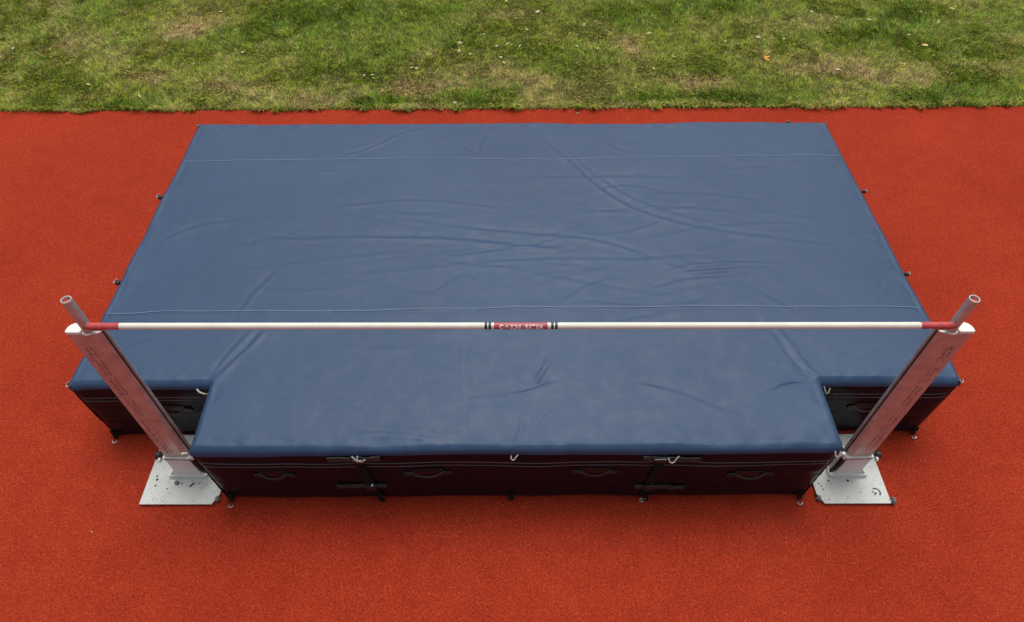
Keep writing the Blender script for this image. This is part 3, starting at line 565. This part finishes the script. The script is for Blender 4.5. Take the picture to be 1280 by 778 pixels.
# ---------------------------------------------------------------- high jump standards
def standard(s, label, right):
    """s = -1: stands left of the mat; local u runs inwards (towards the bar)"""
    root = empty('high_jump_standard', (s*2.125, 0.006, 0)); tag(root, label, 'high jump stand', 'standards holding the crossbar')
    def U(u): return -s*u
    def fl(poly): return [(U(u), v) for u, v in poly]
    # base plate, one corner cut off
    OE = -0.150 if right else -0.185
    pl = MB().prism(fl([(OE, -0.190), (0.255, -0.190), (0.290, -0.125), (0.290, 0.290), (OE, 0.290)]), 0.014, 0.022, 0.0015).build('base_plate', 'plate', root)
    MB().prism(fl([(OE + .02, -0.172), (0.240, -0.172), (0.270, -0.118), (0.270, 0.272), (OE + .02, 0.272)]), 0.0, 0.0135).build('rubber_underlay', 'black', pl)
    def hole(u, v, r, w=1.0): MB().tube([(U(u), v, 0.0215), (U(u), v, 0.0228)], r, 10).build('hole', 'mark', pl)
    if not right:
        for h_ in ((-0.135, -0.005, .006), (-0.128, -0.028, .008), (-0.125, -0.068, .006), (-0.045, -0.088, .0045), (0.035, -0.055, .0055), (0.145, -0.052, .005), (-0.05, -0.17, .003)): hole(*h_)
        MB().box((U(0.100), -0.064, 0.0235), (0.034, 0.010, 0.003), Matrix.Rotation(0.9, 3, 'Z')).build('chip_mark', 'mark', pl)
        MB().tube([(U(0.005), -0.052, 0.021), (U(0.005), -0.052, 0.034)], 0.014, 10).build('bolt', 'greyrub', pl, True)
    else:
        for h_ in ((0.265, -0.02, .007), (0.258, -0.06, .005), (0.245, -0.075, .005), (0.240, -0.10, .005), (0.07, -0.04, .008), (0.19, -0.04, .006), (0.225, -0.165, .004)): hole(*h_)
        # curved arrow painted near the outer corner
        mb = MB(); cu_, cv = -0.080, -0.118
        for a0 in np.linspace(-0.9, 1.9, 14):
            a1 = a0 + 2.8/14; P = lambda a, r: mb.bm.verts.new((U(cu_ - r*math.cos(a)), cv + r*math.sin(a), 0.0226))
            mb.bm.faces.new((P(a0, .020), P(a0, .029), P(a1, .029), P(a1, .020)))
        mb.build('arrow_mark', 'mark', pl)
        MB().box((U(-0.073), -0.128, 0.0232), (0.022, 0.008, 0.0012), Matrix.Rotation(0.75, 3, 'Z')).build('arrow_mark', 'mark', pl)
        MB().box((U(-0.061), -0.116, 0.0232), (0.015, 0.006, 0.0012), Matrix.Rotation(-0.75, 3, 'Z')).build('arrow_mark', 'mark', pl)
    # transport wheels on the plate's front corners
    for u, v, rr_ in (((0.283, -0.155, .018),) if not right else ((-0.164, -0.175, .023), (0.283, -0.155, .018))):
        w = MB().tube([(U(u - .010), v, rr_), (U(u - .008), v, rr_), (U(u + .008), v, rr_), (U(u + .010), v, rr_)], [rr_*.8, rr_, rr_, rr_*.8], 18).build('transport_wheel', 'greyrub', pl, True)
        MB().tube([(U(u - .014), v, rr_), (U(u + .014), v, rr_)], rr_*.3, 10).build('axle', 'ring', w, True)
    # post: extruded aluminium profile
    prof = [(0.006, 0.001), (0.012, 0), (0.108, 0), (0.116, -.0030), (0.125, -.0025), (0.136, .0012), (0.147, 0.007), (0.156, .014), (0.1585, .0175), (0.150, .0185), (0.150, .0285), (0.160, .0295), (0.166, .031), (0.168, .035), (0.167, .042), (0.158, .052), (0.140, .057), (0.05, .057), (0.028, .053), (0.012, .043), (0.003, .028), (0.000, .012), (0.002, .004)]
    post = MB().prism(fl(prof), 0.030, 1.450).build('post', 'alu', root, True)
    MB().box((U(0.1538), 0.0235, 0.74), (0.0070, 0.0094, 1.41)).build('track_slot', 'black', post)
    # illegible printed legend running down the front face
    r = random.Random(5 if right else 3); mb = MB(); z = 1.345
    while z > 0.33:
        hgt = r.uniform(.010, .026)
        if r.random() < .88:
            for u0, wd in ((0.040, .020), (0.066, .011)):
                k = r.randint(1, 3); c0 = u0 + r.uniform(-.004, .004)
                for j in range(k):
                    zz = z - hgt*(j + .5)/k
                    if r.random() < .55: mb.box((U(c0), -0.0004, zz), (wd*r.uniform(.6, 1), .0008, .0026), Matrix.Rotation(r.uniform(-.5, .5), 3, 'Y'))
                    else: mb.box((U(c0 + r.uniform(-.5, .5)*wd*.7), -0.0004, zz), (.0026, .0008, hgt*r.uniform(.7, 1.1)), Matrix.Rotation(r.uniform(-.3, .3), 3, 'Y'))
        z -= hgt + .005
    tag(mb.build('printed_legend', 'print', post), kind='stuff')
    # white end cap with the shape of the profile's outer half
    MB().prism(fl([(-0.001, 0.003), (0.004, -0.002), (0.070, -0.002), (0.073, .004), (0.074, .030), (0.072, .055), (0.064, .060), (0.048, .059), (0.026, .055), (0.010, .045), (0.001, .030), (-0.002, .012)]), 1.4502, 1.466, 0.003).build('end_cap', 'cap', post, True)
    MB().ring((U(0.100), 0.022, 1.452), 0.0275, 0.004, 'Z', math.pi*1.12, math.pi*1.92, 12).build('collar_lip', 'cap', post, True)
    # inner telescopic tube, open at the top
    mb = MB(); N = 28
    rows = []
    for z, rr_ in ((1.451, .0235), (1.670, .0235), (1.672, .0228), (1.672, .0192), (1.670, .0185), (1.610, .0185)):
        rows.append([mb.bm.verts.new((U(0.100) + rr_*math.cos(2*math.pi*k/N), 0.022 + rr_*math.sin(2*math.pi*k/N), z)) for k in range(N)])
    for a, b_ in zip(rows, rows[1:]):
        for k in range(N): mb.bm.faces.new((a[k], a[(k+1) % N], b_[(k+1) % N], b_[k]))
    tb = mb.build('telescopic_tube', 'alu', root, True)
    MB().tube([(U(0.100), 0.022, 1.618), (U(0.100), 0.022, 1.658)], 0.0183, 20).build('tube_plug', 'red', tb)
    MB().tube([(U(0.112), -0.0005, 1.5), (U(0.114), -0.004, 1.5)], .005, 8).build('pin_hole', 'black', tb)
    # small flat bar support under the crossbar's end
    MB().box((U(0.168), -0.006, BZ - BR*0.775 - .0035 - 0.0006), (0.064, 0.028, 0.006), bev=.0015).box((U(0.128), 0.012, BZ - .026), (.020, .022, .030)).build('bar_support', 'alu', root)
    # socket at the foot
    sk = [(-0.004, -0.004), (0.150, -0.008), (0.172, .010), (0.174, .045), (0.160, .062), (0.03, .062), (0.002, .050), (-0.006, .020)]
    so = MB().prism(fl(sk), 0.022, 0.235, 0.002).build('socket', 'bracket', root, True)
    fg = [(-0.055, -0.010), (-0.050, -0.018), (0.172, -0.018), (0.184, -0.010), (0.190, 0.012), (0.176, 0.070), (0.010, 0.090), (-0.030, 0.060)]
    fo = MB().prism(fl(fg), 0.0222, 0.052, 0.005).build('flange', 'bracket', so, True)
    for u, v in ((-0.030, 0.000), (0.178, 0.006)): MB().tube([(U(u), v, .052), (U(u), v, .0575)], .0065, 6).build('bolt', 'greyrub', fo)
    g_ = MB(); a_ = [g_.bm.verts.new(c_) for c_ in ((U(-.048), -.004, .040), (U(-.005), -.004, .040), (U(-.005), -.004, .100), (U(-.048), .008, .040), (U(-.005), .008, .040), (U(-.005), .008, .100))]
    for q_ in ((0, 1, 2), (5, 4, 3), (0, 2, 5, 3), (0, 3, 4, 1), (1, 4, 5, 2)): g_.bm.faces.new([a_[k] for k in q_])
    g_.build('gusset', 'bracket', so)
    # clamp rail, knobs and lever at the top of the socket
    cl = MB().prism(fl([(-0.010, -.009), (0.155, -.013), (0.160, .0), (0.155, .066), (-.006, .066)]), 0.252, 0.264).build('clamp_band', 'bracket', so)
    MB().prism(fl([(-0.008, -.006), (0.152, -.010), (0.157, .0), (0.153, .064), (-.004, .064)]), 0.2355, 0.2515).build('clamp_gap', 'black', so)
    kn = MB().tube([(U(-.012), .010, .262), (U(-.022), .010, .262), (U(-.046), .010, .262), (U(-.050), .010, .262)], [.016, .026, .026, .020], 18).build('clamp_knob', 'black', so, True)
    MB().tube([(U(-.014), -.018, .262), (U(-.026), -.020, .262)], [.015, .014], 14).build('knob_face', 'knobw', kn, True)
    lv = MB().tube([(U(.165), -.004, .262), (U(.178), -.016, .225), (U(.190), -.022, .150), (U(.196), -.012, .105)], [.016, .018, .016, .013], 12).build('clamp_lever', 'black', so, True)
    MB().tube([(U(.172), -.010, .262), (U(.182), -.012, .290), (U(.190), -.006, .312)], [.012, .015, .012], 12).build('knob_face', 'knobw', lv, True)
    return root
standard(-1, 'aluminium high jump standard on white base plate with scattered drilled holes', False)
standard(1, 'aluminium high jump standard on white base plate with black curved arrow mark', True)

# ---------------------------------------------------------------- fallen leaves on the grass
def leaf_mesh(kind, seed):
    r = random.Random(seed); pts = []
    if kind == 'maple':
        for k in range(30):
            a = 2*math.pi*k/30; rr_ = 0.030 + 0.034*abs(math.cos(2.5*a))**1.5 - (0.012 if abs(a - math.pi) < .25 else 0); pts.append((rr_*math.cos(a), rr_*math.sin(a)))
    else:
        asp = r.uniform(.32, .55)
        for k in range(16):
            a = 2*math.pi*k/16; rr_ = 0.030*(1 + r.uniform(-.10, .10)); pts.append((rr_*math.cos(a)*(1.15 if k == 0 else 1), rr_*math.sin(a)*asp*(1 - .25*math.cos(a))))
    me = bpy.data.meshes.new('leaf'); bm = bmesh.new(); cz = r.uniform(2, 6); tw = r.uniform(-4, 4)
    def zf(x, y): return cz*y*y*3 + 1.6*x*x*r.choice((1, 1, .6)) + tw*x*y
    top = [bm.verts.new((x, y, zf(x, y) + .0006)) for x, y in pts]; bot = [bm.verts.new((v.co.x, v.co.y, v.co.z - .0009)) for v in top]
    tc, bc = bm.verts.new((0, 0, .0006)), bm.verts.new((0, 0, -.0003)); nn = len(pts)
    for k in range(nn):
        k2 = (k+1) % nn; bm.faces.new((tc, top[k], top[k2])); bm.faces.new((bc, bot[k2], bot[k])); bm.faces.new((top[k], bot[k], bot[k2], top[k2]))
    bm.to_mesh(me); bm.free(); return me
LEAVES = [('leafpale', -5.606, 5.215, 0.765), ('leafpale', -3.239, 5.624, 0.765), ('leafpale', -3.021, 5.126, 0.765), ('leafpale', -2.375, 5.512, 0.765),
 ('leafpale', -2.795, 5.927, 0.765), ('leafpale', -3.494, 4.892, 0.765), ('leaftan', -4.474, 4.483, 0.765), ('leafpale', -3.517, 6.065, 0.765),
 ('leafpale', -3.858, 4.258, 0.765), ('leaftan', -4.566, 5.552, 0.765), ('leafbrown', -5.311, 6.373, 0.765), ('leafpale', -0.62, 5.331, 1.275),
 ('leafpale', -0.493, 5.089, 0.765), ('leafpale', -0.621, 5.157, 0.765), ('leafpale', -0.353, 5.528, 0.765), ('leafpale', -0.077, 5.313, 0.765),
 ('leafpale', 0.058, 5.26, 0.765), ('leafpale', 0.136, 5.638, 0.765), ('leafpale', 0.277, 6.061, 1.02), ('leafpale', 0.284, 5.295, 0.765),
 ('leafpale', -0.203, 5.26, 0.765), ('leafpale', -0.155, 5.021, 0.765), ('leafpale', -0.119, 4.905, 0.765), ('leafpale', 0.697, 5.259, 0.765),
 ('leafpale', 0.927, 5.207, 0.765), ('leafpale', 0.812, 5.75, 0.765), ('leafpale', 1.001, 5.769, 0.765), ('leafpale', 1.545, 5.544, 1.02),
 ('leafpale', 0.837, 4.631, 0.935), ('leafpale', -1.061, 4.792, 0.935), ('leafpale', -1.604, 4.649, 0.765), ('leafpale', -1.52, 4.665, 0.765),
 ('leaftan', 1.744, 5.035, 0.765), ('leaftan', 1.498, 4.789, 0.765), ('leafpale', -0.612, 4.138, 0.765), ('leafpale', -1.402, 5.439, 0.765),
 ('leafpale', -1.511, 5.906, 0.765), ('leafpale', -1.874, 5.604, 0.765), ('leafpale', -0.099, 6.325, 0.765), ('leaftan', -1.115, 4.808, 0.765),
 ('leaforange', 2.743, 5.001, 0.85), ('leafyellow', 4.611, 5.272, 1.53), ('leafbrown', 4.845, 5.449, 0.935), ('leafpale', 3.474, 4.77, 1.19),
 ('leafpale', 4.178, 5.86, 1.02), ('leafpale', 3.817, 5.919, 0.68), ('leafpale', 4.868, 6.055, 0.68), ('leafpale', 4.517, 5.504, 0.765),
 ('leafpale', 2.777, 5.452, 0.935), ('leafpale', 3.061, 5.416, 0.765), ('leafpale', 2.509, 5.31, 0.595), ('leafbrown', 5.285, 4.688, 0.935),
 ('leafbrown', 4.828, 4.866, 0.765), ('leafpale', 2.84, 4.723, 0.595), ('leafpale', 5.317, 5.782, 0.595), ('leaftan', 5.276, 6.135, 1.02),
 ('leafpale', 2.019, 4.12, 1.02), ('leafpale', 2.384, 5.363, 0.595), ('leafpale', 3.561, 6.057, 0.68), ('leafpale', 3.338, 5.56, 0.595), ('leaftan', 4.977, 5.802, 1.02),
 ('leafpale', 5.711, 5.253, 0.765), ('leafbrown', -1.394, 5.21, 0.765), ('leafpale', 0.625, 3.967, 0.68), ('leafpale', -2.541, -0.349, 0.2125)]
protos = {}
for i, (kind, x, y, size) in enumerate(LEAVES):
    r = random.Random(100 + i); v = i % 4
    shape = 'maple' if kind == 'leaforange' else 'oval'
    key = (kind, v if shape == 'oval' else 0)
    if key not in protos:
        protos[key] = leaf_mesh(shape, 40 + v); protos[key].materials.append(MAT[kind])
    ontrack = y < edge_y(x)
    o = link('fallen_leaf', protos[key]); o.location = (x, y, 0.004 if ontrack else 0.014); o.scale = (size,)*3
    o.rotation_euler = (r.uniform(-.4, .4)*(not ontrack) + .25, r.uniform(-.35, .35)*(not ontrack), r.uniform(0, 6.28))
    lb = {'leaforange': 'orange lobed maple leaf lying on the grass near the track', 'leafyellow': 'larger yellow leaf lying on darker green grass',
          'leafbrown': 'dark brown shrivelled leaf lying on the grass', 'leaftan': 'tan dry leaf lying on worn straw coloured grass',
          'leafpale': 'small pale cream dry leaf scattered on the mown grass'}[kind]
    if ontrack: lb = 'small pale leaf scrap lying on the red track'
    tag(o, lb, 'leaf', {'leafpale': 'pale leaves scattered on the grass', 'leaftan': 'tan dry leaves on the grass', 'leafbrown': 'brown shrivelled leaves on the grass'}.get(kind) if not ontrack else 'pale scraps on the red track')
